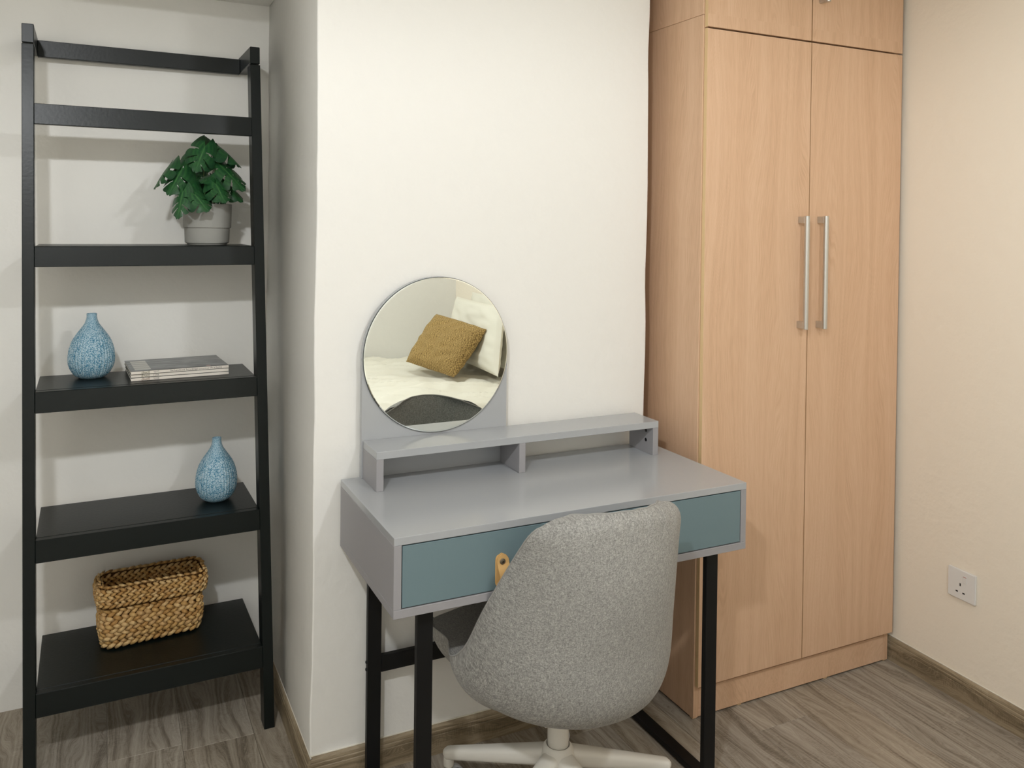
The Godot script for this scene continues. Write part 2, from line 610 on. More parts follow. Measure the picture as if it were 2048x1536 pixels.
func board(w: float, l: float, variant: int) -> Mesh:
	var st := begin()
	var a := V(-w / 2 + 0.0003, -0.006, -l / 2 + 0.0003)
	var b := V(w / 2 - 0.0003, 0.0, l / 2 - 0.0003)
	var bv := 0.0007
	var q := [V(a.x + bv, 0, a.z + bv), V(b.x - bv, 0, a.z + bv), V(b.x - bv, 0, b.z - bv), V(a.x + bv, 0, b.z - bv)]
	var e := [V(a.x, -bv, a.z), V(b.x, -bv, a.z), V(b.x, -bv, b.z), V(a.x, -bv, b.z)]
	var g := [V(a.x, a.y, a.z), V(b.x, a.y, a.z), V(b.x, a.y, b.z), V(a.x, a.y, b.z)]
	var put := func(p: Vector3, nn: Vector3) -> void:
		st.set_normal(nn)
		var u := p.x / 0.18 + 0.5
		var v := p.z / 1.22 + 0.5
		st.set_uv(Vector2(1.0 - u, 1.0 - v) if variant else Vector2(u, v))
		st.add_vertex(p)
	var face := func(c: Array, out: Vector3) -> void:
		for t in [[0, 1, 2], [0, 2, 3]]:
			var nn: Vector3 = (c[t[0]] - c[t[2]]).cross(c[t[0]] - c[t[1]]).normalized()
			var o: Array = t if nn.dot(out) > 0 else [t[0], t[2], t[1]]
			if nn.dot(out) < 0:
				nn = -nn
			for k in o:
				put.call(c[k], nn)
	face.call(q, Vector3.UP)
	for k in 4:
		var j := (k + 1) % 4
		var out: Vector3 = e[k] + e[j]
		out.y = 0
		face.call([q[k], q[j], e[j], e[k]], out.normalized() + Vector3.UP)
		face.call([e[k], e[j], g[j], g[k]], out)
	return st.commit()

func skirting(called: String, a: Vector3, b: Vector3, out: Vector3, label: String) -> void:
	# profile: distance from the wall, height
	var prof: Array[Vector2] = [Vector2(0.0107, 0.0005), Vector2(0.0107, 0.0495), Vector2(0.0092, 0.0515), Vector2(0.0100, 0.0530), Vector2(0.0100, 0.0600), Vector2(0.0084, 0.0625), Vector2(0.0092, 0.0645), Vector2(0.0088, 0.0700), Vector2(0.0062, 0.0742), Vector2(0.0026, 0.0759), Vector2(0.0, 0.0759)]
	var st := begin()
	var l := (b - a).length()
	for k in prof.size() - 1:
		var p0 := a + out * prof[k].x + Vector3.UP * prof[k].y
		var p1 := a + out * prof[k + 1].x + Vector3.UP * prof[k + 1].y
		var q0 := p0 + (b - a)
		var q1 := p1 + (b - a)
		if called == "baseboard_front":        # mitred at the outer corner of the pillar
			p0.x -= prof[k].x
			p1.x -= prof[k + 1].x
		var n := (q1 - p0).cross(p1 - q0).normalized()
		if n.dot(out + Vector3.UP * 0.3) < 0:
			n = -n
		var c := [p0, q0, q1, p1]
		var s := [prof[k].y, prof[k].y, prof[k + 1].y, prof[k + 1].y]
		var tt := [0.0, l, l, 0.0]
		for t in [[0, 1, 2], [0, 2, 3]]:
			var g: Vector3 = (c[t[0]] - c[t[2]]).cross(c[t[0]] - c[t[1]])
			var o: Array = t if g.dot(n) > 0 else [t[0], t[2], t[1]]
			for i in o:
				st.set_normal(n)
				st.set_uv(Vector2(s[i] / 0.18 + prof[k].x * 3.0, tt[i] / 1.22))
				st.add_vertex(c[i])
	for e in 2:
		var p: Vector3 = a if e == 0 else b
		for k in range(1, prof.size() - 1):
			tri(st, p, p + out * prof[k - 1].x + Vector3.UP * prof[k - 1].y, p + out * prof[k].x + Vector3.UP * prof[k].y, (a - b) * (1.0 if e == 0 else -1.0))
	var o2 := struct(called, st.commit(), M.skirting, label, "baseboard")
	st = begin()
	var pts := []
	var rad := []
	for k in 13:
		pts.append(a.lerp(b, k / 12.0) + out * 0.0012 + Vector3.UP * 0.0766)
		rad.append(0.0019)
	tube(st, pts, rad, 8)
	obj("caulk_bead", st.commit(), M.caulk, o2)

# ------------------------------------------------------------------ ladder shelf
const LEAN := 0.0932
const LW := 0.6008
const LP := 0.0277
const LD := 0.0487

func leaning(st: SurfaceTool, u0: float, u1: float, y0: float, y1: float, d0: float, d1: float, bev := 0.0012, upright := false) -> void:
	# d0, d1: distance behind the sloping front line; upright pieces keep a plumb back and front
	var p := []
	for k in 8:
		var y := y1 if k & 2 else y0
		var u := (u1 if k & 1 else u0) - 0.0125 * y
		var w := -LEAN * (y1 if upright else y) - (d0 if k & 4 else d1)
		p.append(V(u, y, w))
	hexa(st, p, bev)

func ladder() -> void:
	var t := thing("ladder_shelf", "tall black wooden ladder shelf leaning in the alcove left of the pillar", "shelf", V(-0.6353, 0, -0.26), 0.0193)
	for s in 2:
		var u := 0.0 if s == 0 else LW - LP
		var st := begin()
		leaning(st, u, u + LP, 0.0, 1.8337 - 0.0035, 0.0, LD)
		obj("post", st.commit(), M.black, t)
		st = begin()
		var w0 := -LEAN * 1.8822
		var p := []
		for k in 8:
			var y := 1.8822 if k & 2 else 1.8337
			var uu := (u + LP if k & 1 else u) - 0.0125 * y
			p.append(V(uu, y, w0 if k & 4 else -0.3715))
		hexa(st, p, 0.0014)
		obj("wall_arm", st.commit(), M.black, t)
	var st2 := begin()
	var q := []
	for k in 8:
		var y := 1.8746 if k & 2 else 1.8292
		q.append(V((LW - LP if k & 1 else LP) - 0.0125 * y, y, -0.3445 if k & 4 else -0.3645))
	hexa(st2, q, 0.0012)
	obj("top_rail", st2.commit(), M.black, t)
	st2 = begin()
	leaning(st2, LP, LW - LP, 1.6229, 1.6764, 0.0, 0.019)
	obj("rail", st2.commit(), M.black, t)
	var shelf := [[1.3105, 0.0529, -0.3140], [0.9463, 0.0532, -0.3141], [0.5844, 0.0556, -0.3144], [0.2194, 0.0572, -0.3321]]
	for s in shelf:
		var y: float = s[0]
		st2 = begin()
		var p := []
		var fw := -LEAN * y - 0.0205
		for k in 8:
			var yy := y if k & 2 else y - 0.018
			p.append(V((LW - LP - 0.0006 if k & 1 else LP + 0.0006) - 0.0125 * yy, yy, fw if k & 4 else s[2]))
		hexa(st2, p, 0.0012)
		var b := obj("shelf_board", st2.commit(), M.black, t)
		st2 = begin()
		leaning(st2, LP, LW - LP, y - s[1], y - 0.0004, 0.0, 0.0195, 0.0013, false)
		obj("apron", st2.commit(), M.black, b)

# ------------------------------------------------------------------ things on the ladder shelf
func vase(at: Vector3, h: float, d: float, label: String, turn: float) -> void:
	var t := thing("vase", label, "vase", at, turn, "blue speckled vases on the ladder shelf")
	var raw := [[0.150, 0.0, 0.0], [0.166, 0.004, 0.2], [0.222, 0.039, 0.8], [0.257, 0.080, 1.0], [0.294, 0.150, 1.0], [0.316, 0.219, 1.0], [0.322, 0.289, 1.0], [0.319, 0.358, 1.0], [0.312, 0.427, 1.0], [0.295, 0.496, 1.0], [0.273, 0.566, 0.9], [0.239, 0.635, 0.8], [0.194, 0.705, 0.6], [0.146, 0.774, 0.35], [0.100, 0.843, 0.1], [0.076, 0.913, 0.0], [0.070, 0.960, 0.0], [0.072, 0.992, 0.0], [0.068, 1.0, 0.0], [0.060, 0.996, 0.0], [0.056, 0.93, 0.0], [0.06, 0.88, 0.0]]
	var k := d / 0.644
	var prof := []
	for r in raw:
		prof.append(V(r[0] * k, r[1] * h, r[2]))
	var st := begin()
	lathe(st, prof, 200, Vector3.ZERO, 40, 0.016)
	var body := obj("body", st.commit(), M.vase, t)
	st = begin()
	lathe(st, [Vector2(0.0, 0.0), Vector2(0.150 * k, 0.0)], 48)
	obj("base", st.commit(), M.pot, body)

func word(text: String, size: float, m: Material, parent: Node, at: Vector3, basis := Basis()) -> void:
	var tm := TextMesh.new()
	var f := SystemFont.new()
	f.font_names = PackedStringArray(["Droid Sans"])
	tm.font = f
	tm.text = text
	tm.font_size = 48
	tm.pixel_size = size / 48.0
	tm.depth = 0.0002
	tm.horizontal_alignment = HORIZONTAL_ALIGNMENT_LEFT
	var o := obj("lettering", tm, m, parent)
	o.transform = Transform3D(basis, at)

func magazines() -> void:
	var w := 0.2553
	var d := 0.188
	var h := 0.0088
	var n := noise(777)
	var cover := picture(256, 192, func(x: int, y: int) -> Color:
		var u := x / 256.0
		var v := y / 192.0
		var g := 0.44 + 0.10 * n.get_noise_2d(u * 2.5, v * 7.0) + 0.05 * n.get_noise_2d(u * 9.0, v * 20.0)
		var c := Color(g * 0.97, g, g * 1.01)
		# a pale, leaning shape on the right half of the cover photograph
		var s := absf(v - 0.55 + 0.35 * sin((u - 0.5) * 5.0)) / 0.22
		if u > 0.52:
			c = c.lerp(Color(0.60, 0.59, 0.58), 0.5 * (1.0 - smoothstep(0.4, 1.0, s)) * smoothstep(0.52, 0.62, u))
		if v > 0.93 and u > 0.18:
			c = Color(0.07, 0.08, 0.07)
		if Vector2((u - 0.79) * 1.3, v - 0.92).length() < 0.035:
			c = Color(0.75, 0.6, 0.56)
		# the white title block with its dividing rules
		if u > 0.045 and u < 0.205 and v > 0.08 and v < 0.90:
			var r := fposmod((v - 0.08) * 6.1, 1.0)
			c = Color(0.80, 0.79, 0.75) if r > 0.13 else Color(0.30, 0.30, 0.29)
		return c)
	M.cover = textured(cover, 0.3, Vector3.ONE)
	var labels := ["topmost grey-covered magazine of the stack, with spine lettering, beside the vase", "white-spined magazine in the middle of the stack on the shelf", "white-spined magazine at the bottom of the stack on the shelf"]
	for k in 3:
		var lay: int = 2 - k
		var t := thing("magazine", labels[k], "magazine", V(-0.2775 + [0.0, 0.0012, 0.0014][k], 0.9464 + lay * (h + 0.0003), -0.508 + [0.002, 0.0, 0.0][k]), 0.055 + [0.012, -0.004, 0.0][k], "magazines stacked on the ladder shelf")
		obj("pages", slab(V(-w / 2 + 0.001, 0.0007, -d / 2 + 0.001), V(w / 2 - 0.001, h - 0.0007, d / 2 - 0.0008), 0.0003), M.paper, t)
		var st := begin()
		span(st, V(-w / 2, 0.0006, d / 2 - 0.0008), V(w / 2, h - 0.0006, d / 2), 0.0003)
		var sp := obj("spine", st.commit(), M.paper, t)
		st = begin()
		span(st, V(-w / 2, 0, -d / 2), V(w / 2, 0.0006, d / 2), 0.0)
		obj("back_cover", st.commit(), M.ink, t)
		# front cover with its print: u along the spine, v from the fore-edge to the spine
		st = begin()
		var c := [V(-w / 2, h, -d / 2), V(w / 2, h, -d / 2), V(w / 2, h, d / 2), V(-w / 2, h, d / 2)]
		var uv := [Vector2(0, 0), Vector2(1, 0), Vector2(1, 1), Vector2(0, 1)]
		for i in [0, 1, 2, 0, 2, 3]:
			st.set_normal(Vector3.UP)
			st.set_uv(uv[i])
			st.add_vertex(c[i])
		for i in 4:
			var j := (i + 1) % 4
			quad(st, c[i], c[j], c[j] - V(0, 0.0006, 0), c[i] - V(0, 0.0006, 0), (c[i] + c[j]) * V(1, 0, 1))
		obj("front_cover", st.commit(), M.cover, t)
		word("dwell", 0.0092, M.olive if k < 2 else M.brown_ink, sp, V(-w / 2 + 0.026, h / 2, d / 2 + 0.0001))
		word(["10/17", "11/08", "12/08"][k], 0.0058, M.ink, sp, V(-w / 2 + 0.056, h / 2, d / 2 + 0.0001))
		if k == 0:
			word("The handbook for a design-conscious life at home", 0.0062, M.ink, sp, V(-w / 2 + 0.098, h / 2, d / 2 + 0.0001))

func leaf_mesh(wide: float, fold: float, droop: float, slits: Array) -> Mesh:
	# midrib along +y from the stalk at the origin; the blade fans out left and right
	var st := begin()
	var nt := 48
	var nj := 8
	for side in [-1.0, 1.0]:
		var rows := []
		var uvs := []
		for i in nt + 1:
			var t := float(i) / nt
			var phi := lerpf(2.7, 0.35, pow(t, 0.62))
			var len := (0.36 + 0.22 * sin(PI * minf(t * 1.35, 1.0))) * pow(1.0 - pow(t, 2.6), 0.8) + 0.015
			# lobes: the margin is drawn in a little towards each slit
			for s in slits:
				if s.z == side:
					len *= 1.0 - 0.16 * exp(-pow((t - s.x - 0.01) / 0.030, 2.0))
			var row := PackedVector3Array()
			var ru := PackedVector2Array()
			for j in nj + 1:
				var f := float(j) / nj
				var x: float = side * sin(phi) * len * f * wide
				var y := t * 0.86 + cos(phi) * len * f
				var z := -fold * absf(x) * absf(x) * 1.6 + 0.07 * absf(x) - droop * y * absf(y) * 0.5 + 0.010 * sin(t * 26.0 + side) * f * f
				row.append(V(x, y, z))
				ru.append(Vector2(t, f))
			rows.append(row)
			uvs.append(ru)
		for i in nt:
			for j in nj:
				var cut := false
				for s in slits:
					if s.z == side and (i == int(s.x * nt) and j >= int(s.y * nj) or i == int(s.x * nt) + 1 and j >= int(s.y * nj) + 2):
						cut = true
				if cut:
					continue
				var c := [[i, j], [i + 1, j], [i + 1, j + 1], [i, j + 1]]
				for tt in [[0, 1, 2], [0, 2, 3]]:
					var a: Vector3 = rows[c[tt[0]][0]][c[tt[0]][1]]
					var b: Vector3 = rows[c[tt[1]][0]][c[tt[1]][1]]
					var d: Vector3 = rows[c[tt[2]][0]][c[tt[2]][1]]
					var g := (a - d).cross(a - b)
					if g.length_squared() < 1e-16:
						continue
					var o: Array = tt if g.z > 0 else [tt[0], tt[2], tt[1]]
					for k in o:
						st.set_smooth_group(0)
						st.set_uv(uvs[c[k][0]][c[k][1]])
						st.add_vertex(rows[c[k][0]][c[k][1]])
	st.generate_normals()
	return st.commit()

func plant() -> void:
	var base := V(-0.1975, 1.3108, -0.49)
	var t := thing("potted_plant", "green potted monstera with split leaves on the upper shelf of the ladder", "plant", base)
	var st := begin()
	lathe(st, [Vector2(0.0, 0.0), Vector2(0.053, 0.0), Vector2(0.0545, 0.002), Vector2(0.0550, 0.004), Vector2(0.0585, 0.006), Vector2(0.0605, 0.0075), Vector2(0.0622, 0.0482), Vector2(0.0624, 0.0490), Vector2(0.0648, 0.0494), Vector2(0.0656, 0.0502), Vector2(0.0672, 0.1155), Vector2(0.0668, 0.1172), Vector2(0.0650, 0.1172), Vector2(0.0640, 0.1155), Vector2(0.0630, 0.100)], 64)
	obj("pot", st.commit(), M.pot, t)
	st = begin()
	lathe(st, [Vector2(0.0632, 0.101), Vector2(0.045, 0.104), Vector2(0.02, 0.107), Vector2(0.0, 0.106)], 32)
	obj("soil", st.commit(), M.soil, t)
	var sl := [
		[V(0.22, 0.4, 1), V(0.40, 0.3, 1), V(0.58, 0.35, 1), V(0.27, 0.35, -1), V(0.46, 0.3, -1), V(0.63, 0.4, -1)],
		[V(0.26, 0.4, 1), V(0.48, 0.35, 1), V(0.34, 0.35, -1), V(0.55, 0.4, -1)],
		[V(0.42, 0.45, 1), V(0.33, 0.45, -1)]]
	var kinds := []
	for k in 3:
		kinds.append(leaf_mesh([1.0, 0.95, 0.9][k], [0.5, 0.8, 0.4][k], [0.25, 0.35, 0.15][k], sl[k]))
	# stalk end, tip, facing, width, kind
	var L := [
		[V(-0.208, 1.592, -0.460), V(-0.240, 1.515, -0.405), V(0.10, 0.55, 1), 0.80, 0],
		[V(-0.180, 1.596, -0.490), V(-0.182, 1.566, -0.470), V(0.2, 0.5, 1), 0.95, 2],
		[V(-0.172, 1.602, -0.505), V(-0.100, 1.543, -0.440), V(0.42, 1.0, 0.05), 0.55, 1],
		[V(-0.240, 1.578, -0.515), V(-0.282, 1.548, -0.490), V(-0.5, 0.9, 0.35), 0.70, 1],
		[V(-0.244, 1.566, -0.490), V(-0.262, 1.528, -0.455), V(-0.2, 0.4, 1), 0.85, 2],
		[V(-0.300, 1.536, -0.470), V(-0.352, 1.466, -0.420), V(-0.80, 0.70, 0.22), 0.62, 0],
		[V(-0.268, 1.526, -0.455), V(-0.312, 1.453, -0.400), V(-0.35, 0.55, 1), 0.78, 1],
		[V(-0.270, 1.460, -0.415), V(-0.290, 1.384, -0.375), V(-0.55, 0.2, 1), 0.66, 0],
		[V(-0.228, 1.525, -0.500), V(-0.248, 1.482, -0.440), V(0.0, 0.6, 1), 0.95, 2],
		[V(-0.240, 1.452, -0.405), V(-0.207, 1.408, -0.365), V(0.1, 0.6, 1), 1.0, 1],
		[V(-0.182, 1.484, -0.430), V(-0.162, 1.435, -0.375), V(0.1, 0.8, 1), 1.0, 1],
		[V(-0.173, 1.548, -0.480), V(-0.103, 1.470, -0.400), V(0.25, 0.5, 1), 0.62, 0],
		[V(-0.140, 1.546, -0.530), V(-0.084, 1.490, -0.495), V(0.6, 0.8, 0.35), 0.70, 0],
		[V(-0.160, 1.500, -0.500), V(-0.102, 1.442, -0.440), V(0.5, 0.3, 1), 0.66, 1],
		[V(-0.180, 1.550, -0.480), V(-0.202, 1.553, -0.465), V(0.0, 0.3, 1), 0.9, 2],
		[V(-0.188, 1.504, -0.460), V(-0.224, 1.486, -0.425), V(-0.1, 0.9, 0.8), 0.9, 2],
		[V(-0.176, 1.444, -0.450), V(-0.152, 1.430, -0.435), V(0.3, 0.8, 1), 1.0, 2],
		[V(-0.246, 1.476, -0.440), V(-0.252, 1.426, -0.390), V(-0.1, 0.4, 1), 0.95, 1],
		[V(-0.205, 1.520, -0.550), V(-0.186, 1.476, -0.520), V(0.2, 0.3, 1), 0.85, 1],
		[V(-0.204, 1.476, -0.490), V(-0.212, 1.430, -0.450), V(0.1, 0.4, 1), 1.0, 2],
	]
	for a in L:
		var y: Vector3 = (a[1] - a[0])
		var s := y.length() / 1.0
		y = y.normalized()
		var x := y.cross(a[2]).normalized()
		var z := x.cross(y)
		var o := obj("leaf", kinds[a[4]], M.leaf, t)
		o.transform = Transform3D(Basis(x * s * a[3] * 0.94, y * s * 1.07, z * s), a[0] - base)
		var pts := []
		var rad := []
		var root := V(rng.randf_range(-0.02, 0.02), 0.104, rng.randf_range(-0.02, 0.02))
		var e: Vector3 = a[0] - base
		for k in 9:
			var f := k / 8.0
			var p := root.lerp(e, f)
			p.y = lerpf(root.y, e.y, pow(f, 0.75))
			pts.append(p)
			rad.append(lerpf(0.0016, 0.0011, f))
		st = begin()
		tube(st, pts, rad, 6)
		obj("stalk", st.commit(), M.stem, t)

func tuft(col: Color) -> Mesh:
	var st := begin()
	var rows := []
	for j in 6:
		var a := PI * j / 5.0
		var row := PackedVector3Array()
		for i in 7:
			var b := TAU * i / 7.0
			row.append(V(-cos(a), sin(a) * cos(b), sin(a) * sin(b) * (1.0 - 0.15 * cos(b))))
		rows.append(row)
	st.set_color(col)
	sheet(st, rows, true, true)
	return st.commit()

# one plaited row running round a rounded rectangle, lying in the plane y
func plait(st: SurfaceTool, kinds: Array, w: float, d: float, r: float, y: float, pitch: float, thick: float, face := 1.0, slant := 0.50) -> void:
	var path := []
	var corner := rounded(w, d, r, 8)
	var n := corner.size()
	var total := 0.0
	for i in n:
		total += (corner[(i + 1) % n] - corner[i]).length()
	var count := int(total / pitch)
	var step := total / count
	var i := 0
	var left := 0.0
	for k in count:
		while left > (corner[(i + 1) % n] - corner[i]).length():
			left -= (corner[(i + 1) % n] - corner[i]).length()
			i = (i + 1) % n
		var a := corner[i]
		var b := corner[(i + 1) % n]
		var p := a + (b - a).normalized() * left
		var along := V(b.x - a.x, 0, b.y - a.y).normalized()
		left += step
		var out := V(along.z, 0, -along.x)
		if out.dot(V(p.x, 0, p.y)) < 0:
			out = -out
		for s in [-1.0, 1.0]:
			var jit := rng.randf_range(-0.12, 0.12)
			var ang: float = s * (slant + jit)
			var x := (along * cos(ang) + Vector3.UP * sin(ang))
			var z := out * face
			var yv := z.cross(x).normalized()
			var at := V(p.x, y + s * thick * 0.25, p.y) + along * (step * 0.5 if s > 0 else 0.0) + out * rng.randf_range(-0.0005, 0.0008)
			var size := rng.randf_range(0.93, 1.08)
			st.append_from(kinds[rng.randi() % kinds.size()], 0, Transform3D(Basis(x * pitch * 0.72 * size, yv * thick * 0.29 * size, z * thick * 0.30), at))

func basket() -> void:
	var t := thing("basket", "woven water-hyacinth basket with a tray lid on the lowest ladder shelf", "basket", V(-0.3400, 0.2196, -0.492), 0.10)
	var tones := []
	for c in [c8(204, 166, 108), c8(194, 154, 96), c8(214, 180, 126), c8(182, 140, 84), c8(200, 162, 110)]:
		tones.append(tuft((c as Color).srgb_to_linear()))
	var w := 0.256
	var d := 0.102
	var body := obj("body", ring_wall(w - 0.007, d - 0.007, 0.026, 0.006, 0.004, 0.106, true), M.straw_dark, t)
	for k in 5:
		var st := begin()
		var grow := [-0.001, 0.003, 0.004, 0.003, 0.000][k] as float
		plait(st, tones, w + grow * 2, d + grow * 2, 0.030, 0.0160 + k * 0.0211, 0.0190, 0.0218)
		obj("braid_row", st.commit(), M.straw, body)
	# the lid: a shallow tray, tipped a little because it does not sit fully home on the left
	var lid := Node3D.new()
	lid.name = "lid"
	t.add_child(lid)
	lid.position = V(0.001, 0.1235, 0.0)
	lid.rotation = Vector3(0.0, 0.0, -0.022)
	var lw := 0.284
	var ld := 0.124
	obj("lid_core", ring_wall(lw - 0.008, ld - 0.008, 0.030, 0.008, -0.0135, 0.043, false), M.straw_dark, lid)
	for k in 3:
		var st := begin()
		plait(st, tones, lw + [0.0, 0.002, 0.0][k], ld + [0.0, 0.002, 0.0][k], 0.036, 0.0005 + k * 0.0158, 0.0165, 0.0158)
		obj("braid_row", st.commit(), M.straw, lid)
	for k in 2:
		var st := begin()
		plait(st, tones, lw - 0.028, ld - 0.028, 0.024, 0.016 + k * 0.0158, 0.0175, 0.0158, -1.0)
		obj("inner_braid", st.commit(), M.straw, lid)
	var st3 := begin()
	plait(st3, tones, lw - 0.014, ld - 0.014, 0.030, 0.0425, 0.0185, 0.0130, 1.0, 0.22)
	obj("rim", st3.commit(), M.straw, lid)
	st3 = begin()
	for j in 5:
		for i in 15:
			var at := V((i - 7) * 0.0168 + (0.0084 if j % 2 else 0.0), -0.0030, (j - 2) * 0.0180)
			for e in [-1.0, 1.0]:
				var x := V(cos(0.5 * e), 0, sin(0.5 * e))
				st3.append_from(tones[rng.randi() % 5], 0, Transform3D(Basis(x * 0.0130, Vector3.UP * 0.005, x.cross(Vector3.UP) * 0.0068), at + V(0, 0, e * 0.0045)))
	obj("lid_panel", st3.commit(), M.straw, lid)

func ring_wall(w: float, d: float, r: float, thick: float, y0: float, y1: float, bottom: bool) -> Mesh:
	var st := begin()
	var a := rounded(w, d, r, 6)
	var b := rounded(w - thick * 2, d - thick * 2, maxf(r - thick, 0.004), 6)
	var rows := []
	for q in [[a, y0], [a, y1], [b, y1], [b, y0 + 0.006]]:
		var row := PackedVector3Array()
		for p in q[0]:
			row.append(V(p.x, q[1], p.y))
		rows.append(row)
	sheet(st, rows, true, true)
	var y := y0 + 0.006
	for k in range(1, b.size() - 1):
		tri(st, V(b[0].x, y, b[0].y), V(b[k].x, y, b[k].y), V(b[k + 1].x, y, b[k + 1].y), Vector3.UP)
		tri(st, V(a[0].x, y0, a[0].y), V(a[k].x, y0, a[k].y), V(a[k + 1].x, y0, a[k + 1].y), Vector3.DOWN)
	return st.commit()

# ------------------------------------------------------------------ vanity desk
func desk() -> void:
	var t := thing("vanity_desk", "grey vanity desk with teal drawers, round mirror and black metal legs", "desk", V(0.5227, 0, 0.2125))
	var o := V(0.5227, 0, 0.2125)
	var x0 := 0.0653 - o.x
	var x1 := 0.9800 - o.x
	var zb := 0.0115 - o.z
	var zf := 0.4159 - o.z
	obj("desktop", slab(V(x0, 0.7339, zb), V(x1, 0.75, zf), 0.0007), M.grey, t)
	obj("bottom_panel", slab(V(x0, 0.5863, zb), V(x1, 0.6038, zf), 0.0007), M.grey_edge, t)
	for s in 2:
		var a := x0 if s == 0 else x1 - 0.0165
		obj("side_panel", slab(V(a, 0.6040, zb), V(a + 0.0165, 0.7337, zf - 0.0003), 0.0006), M.grey_edge, t)
	obj("back_panel", slab(V(x0 + 0.017, 0.6040, zb + 0.004), V(x1 - 0.017, 0.7337, zb + 0.014), 0.0004), M.grey_edge, t)
	obj("divider", slab(V(-0.008, 0.6040, zb + 0.015), V(0.008, 0.7337, zf - 0.022), 0.0004), M.grey_edge, t)
	for s in 2:
		var a := x0 + 0.0185 if s == 0 else 0.0012
		var b := -0.0012 if s == 0 else x1 - 0.0185
		var d := obj("drawer_front", slab(V(a, 0.6062, zf - 0.0185), V(b, 0.7312, zf - 0.0008), 0.0006), M.teal, t)
		strap(d, V(0.3050 - o.x if s == 0 else 0.7120 - o.x, 0.0, zf - 0.0008))
	# riser shelf
	var rx0 := 0.1167 - o.x
	var rx1 := 0.9253 - o.x
	var rb := 0.0252 - o.z
	var rf := 0.1357 - o.z
	obj("riser_top", slab(V(rx0, 0.8253, rb), V(rx1, 0.8432, rf), 0.0007), M.grey, t)
	for a in [rx0, 0.4937 - o.x, rx1 - 0.0180]:
		var st := begin()
		span(st, V(a, 0.7501, rb), V(a + 0.0178, 0.8252, rf - 0.0003), 0.0006)
		var up := obj("riser_upright", st.commit(), M.grey_edge, t)
		if a > 0.2:
			for h in [V(a - 0.0004, 0.805, rb + 0.028), V(a - 0.0004, 0.812, rf - 0.032), V(a - 0.0004, 0.786, rf - 0.032)]:
				st = begin()
				lathe(st, [Vector2(0.0, 0.0006), Vector2(0.0042, 0.0006), Vector2(0.0048, 0.0), Vector2(0.0, -0.0004)], 20)
				var cap := obj("cam_lock", st.commit(), M.iron, up)
				cap.transform = Transform3D(Basis(Vector3(0, 0, 1), PI / 2), h)
	# arched back panel with the round mirror on it
	var c := Vector2(0.3120 - o.x, 1.0455)
	var r := 0.1990
	var poly := PackedVector2Array([Vector2(c.x - r, 0.7501), Vector2(c.x + r, 0.7501)])
	for i in 49:
		var a := PI * i / 48.0
		poly.append(c + Vector2(cos(a), sin(a)) * r)
	var st2 := begin()
	extrude(st2, poly, 0.0097 - o.z, 0.0249 - o.z, 0.0006)
	obj("mirror_panel", st2.commit(), M.grey, t)
	st2 = begin()
	lathe(st2, [Vector2(0.0, 0.0), Vector2(0.1978, 0.0), Vector2(0.1984, 0.0006), Vector2(0.1984, 0.0040), Vector2(0.1972, 0.0052)], 96)
	var rim := obj("mirror_rim", st2.commit(), M.mirror_edge, t)
	rim.transform = Transform3D(Basis(Vector3.RIGHT, PI / 2), V(c.x, c.y, 0.0250 - o.z))
	st2 = begin()
	for i in 96:
		var a0 := TAU * i / 96.0
		var a1 := TAU * (i + 1) / 96.0
		tri(st2, V(0, 0.0056, 0), V(cos(a0), 0, sin(a0)) * 0.195 + V(0, 0.0056, 0), V(cos(a1), 0, sin(a1)) * 0.195 + V(0, 0.0056, 0), Vector3.UP)
		quad(st2, V(cos(a0), 0, sin(a0)) * 0.195 + V(0, 0.0056, 0), V(cos(a1), 0, sin(a1)) * 0.195 + V(0, 0.0056, 0), V(cos(a1), 0, sin(a1)) * 0.1972 + V(0, 0.0052, 0), V(cos(a0), 0, sin(a0)) * 0.1972 + V(0, 0.0052, 0), Vector3.UP)
	var glass := obj("mirror", st2.commit(), M.mirror, t, "round frameless mirror glass")
	glass.transform = rim.transform
	# black sled legs and the tie bar between the rear ones
	for s in 2:
		var a := 0.1285 - o.x if s == 0 else 0.8860 - o.x
		var b := a + 0.035
		obj("leg", slab(V(a, 0.0185, 0.3695 - o.z), V(b, 0.5862, 0.3850 - o.z), 0.0012), M.iron, t)
		obj("leg", slab(V(a, 0.0185, 0.0290 - o.z), V(b, 0.5862, 0.0445 - o.z), 0.0012), M.iron, t)
		obj("floor_bar", slab(V(a, 0.0030, 0.0290 - o.z), V(b, 0.0184, 0.3850 - o.z), 0.0012), M.iron, t)
		for z in [0.05, 0.36]:
			obj("foot_pad", slab(V(a + 0.008, 0.0, z - 0.012 - o.z), V(b - 0.008, 0.0030, z + 0.012 - o.z), 0.0005), M.dark, t)
	obj("tie_bar", slab(V(0.1640 - o.x, 0.2690, 0.0295 - o.z), V(0.8855 - o.x, 0.3095, 0.0440 - o.z), 0.0012), M.iron, t)
	for y in [0.2980, 0.2800]:
		st2 = begin()
		lathe(st2, [Vector2(0.0042, 0.0), Vector2(0.0040, 0.0018), Vector2(0.0022, 0.0030), Vector2(0.0, 0.0033)], 16)
		var bolt := obj("bolt", st2.commit(), M.iron, t)
		bolt.transform = Transform3D(Basis(Vector3(0, 0, 1), PI / 2), V(0.1284 - o.x, y, 0.0367 - o.z))

